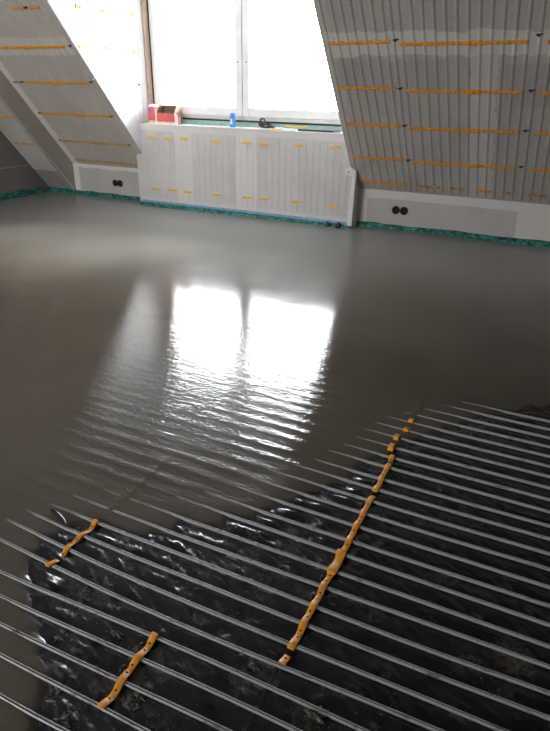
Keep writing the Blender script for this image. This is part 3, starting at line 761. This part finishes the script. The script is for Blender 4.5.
# blue can
r2 = empty('blue_can', (-3.38, 5.93, ZS))
MB().lathe([(.001, 0), (.029, 0), (.031, .004), (.031, .105), (.027, .113)], 20, (-3.38, 5.93, ZS)).build('body', 'blue', r2, smooth=True)
MB().lathe([(.027, .111), (.027, .132), (.023, .138), (.001, .139)], 20, (-3.38, 5.93, ZS)).build('cap', 'blue', r2, smooth=True)
m = MB(); n = 8; vs = []
for j, z in enumerate((.03, .085)):
    for i in range(n+1):
        th = math.radians(-130+i*8); vs.append((-3.38+.0316*math.cos(th), 5.93+.0316*math.sin(th), ZS+z))
m.add(vs, [(i, i+1, n+2+i, n+1+i) for i in range(n)]); m.build('label_band', 'bluewhite', r2)
tag(r2, 'slim blue can standing on the sill at the window mullion', 'can')
# black tool
r3 = empty('hand_tool', (-3.0, 5.93, ZS))
def blob(path, rad, nm, mat, root):
    m = MB(); pr = [[(r*math.cos(2*math.pi*k/10), r*.85*math.sin(2*math.pi*k/10)) for k in range(10)] for r in rad]
    return fixn(m.sweep(path, pr).build(nm, mat, root, smooth=True))
blob([(-3.06, 5.92, ZS+.045), (-3.03, 5.92, ZS+.04), (-2.99, 5.925, ZS+.03), (-2.95, 5.93, ZS+.026), (-2.90, 5.94, ZS+.018)], [.018, .034, .030, .024, .012], 'body', 'black', r3)
blob([(-3.05, 5.93, ZS+.06), (-3.052, 5.935, ZS+.085), (-3.03, 5.94, ZS+.10), (-3.008, 5.94, ZS+.095), (-3.0, 5.935, ZS+.075)], [.011, .012, .011, .010, .007], 'handle_loop', 'black', r3)
blob([(-2.99, 5.91, ZS+.045), (-2.95, 5.905, ZS+.055), (-2.91, 5.91, ZS+.045)], [.010, .010, .006], 'grip', 'gasket', r3)
MB().lathe([(.001, 0), (.012, 0), (.012, .01), (.001, .012)], 10, (-2.97, 5.90, ZS+.028)).build('dial', 'steel', r3)
tag(r3, 'black hand tool lying on the sill right of the blue can', 'tool')
# pale wrap, orange rail offcuts, white pad, dark bar
m = MB(); rs2 = np.random.RandomState(9)
X_ = np.linspace(-2.89, -2.77, 9); Y_ = np.linspace(5.90, 5.97, 6); vs = [(x, y, ZS+.006+.022*rs2.rand()*(1 if 0 < i < 8 and 0 < j < 5 else .2)) for j, y in enumerate(Y_) for i, x in enumerate(X_)]
vs += [(x, y, ZS) for x, y, z in vs]; nx = 9; nn = 54
fs = [(j*nx+i, j*nx+i+1, (j+1)*nx+i+1, (j+1)*nx+i) for j in range(5) for i in range(8)]; fs += [tuple(nn+k for k in f[::-1]) for f in fs]
bd = [i for i in range(9)]+[j*9+8 for j in range(1, 6)]+[45+i for i in range(7, -1, -1)]+[j*9 for j in range(4, 0, -1)]
fs += [(bd[i], nn+bd[i], nn+bd[(i+1) % len(bd)], bd[(i+1) % len(bd)]) for i in range(len(bd))]
tag(fixn(m.add(vs, fs).build('plastic_wrap', 'bluewhite')), 'crumpled pale blue wrap on the sill beside the black tool', 'wrap')
for (xa, ya, xb, yb, zz), lb in (((-2.90, 5.87, -2.78, 5.885, ZS+.004), 'orange rail offcut at the front edge of the sill'), ((-2.80, 6.0, -2.56, 6.02, ZS+.03), 'longer orange rail offcut behind the white pad on the sill')):
    root = empty('rail_offcut', ((xa+xb)/2, (ya+yb)/2, zz)); L = math.hypot(xb-xa, yb-ya); dr = np.array([xb-xa, yb-ya, 0])/L; sd = np.array([-dr[1], dr[0], 0])
    rail_piece(lambda tt: (np.array([xa, ya, zz])+dr*tt, sd, np.array([0, 0, 1.])), L, root, 'yellow', name='ribbon', w=.012)
    MB().box(xa+.01, xa+.03, ya-.004, ya+.008, zz+.004, zz+.013).build('hook', 'yellow', root)
    tag(root, lb, 'rail offcut')
r4 = empty('paper_pad', (-2.72, 5.9, ZS))
MB().box(-2.78, -2.64, 5.865, 5.945, ZS, ZS+.014).build('sheets', 'white', r4, bevel=.003)
MB().box(-2.78, -2.765, 5.863, 5.947, ZS, ZS+.017).build('binding', 'bluewhite', r4)
tag(r4, 'small white paper pad at the front of the sill', 'pad')
r5 = empty('sill_bar', (-2.4, 5.9, ZS))
MB().box(-2.60, -2.22, 5.885, 5.910, ZS, ZS+.018).build('rod', 'gasket', r5, bevel=.003)
MB().box(-2.60, -2.24, 5.884, 5.911, ZS+.018, ZS+.021).build('top_edge', 'steel', r5)
blob([(-2.26, 5.90, ZS+.018), (-2.22, 5.90, ZS+.02), (-2.18, 5.90, ZS+.02), (-2.15, 5.90, ZS+.016)], [.012, .019, .018, .009], 'end_grip', 'steel', r5)
tag(r5, 'long dark bar with a grey end lying on the right of the sill', 'bar')
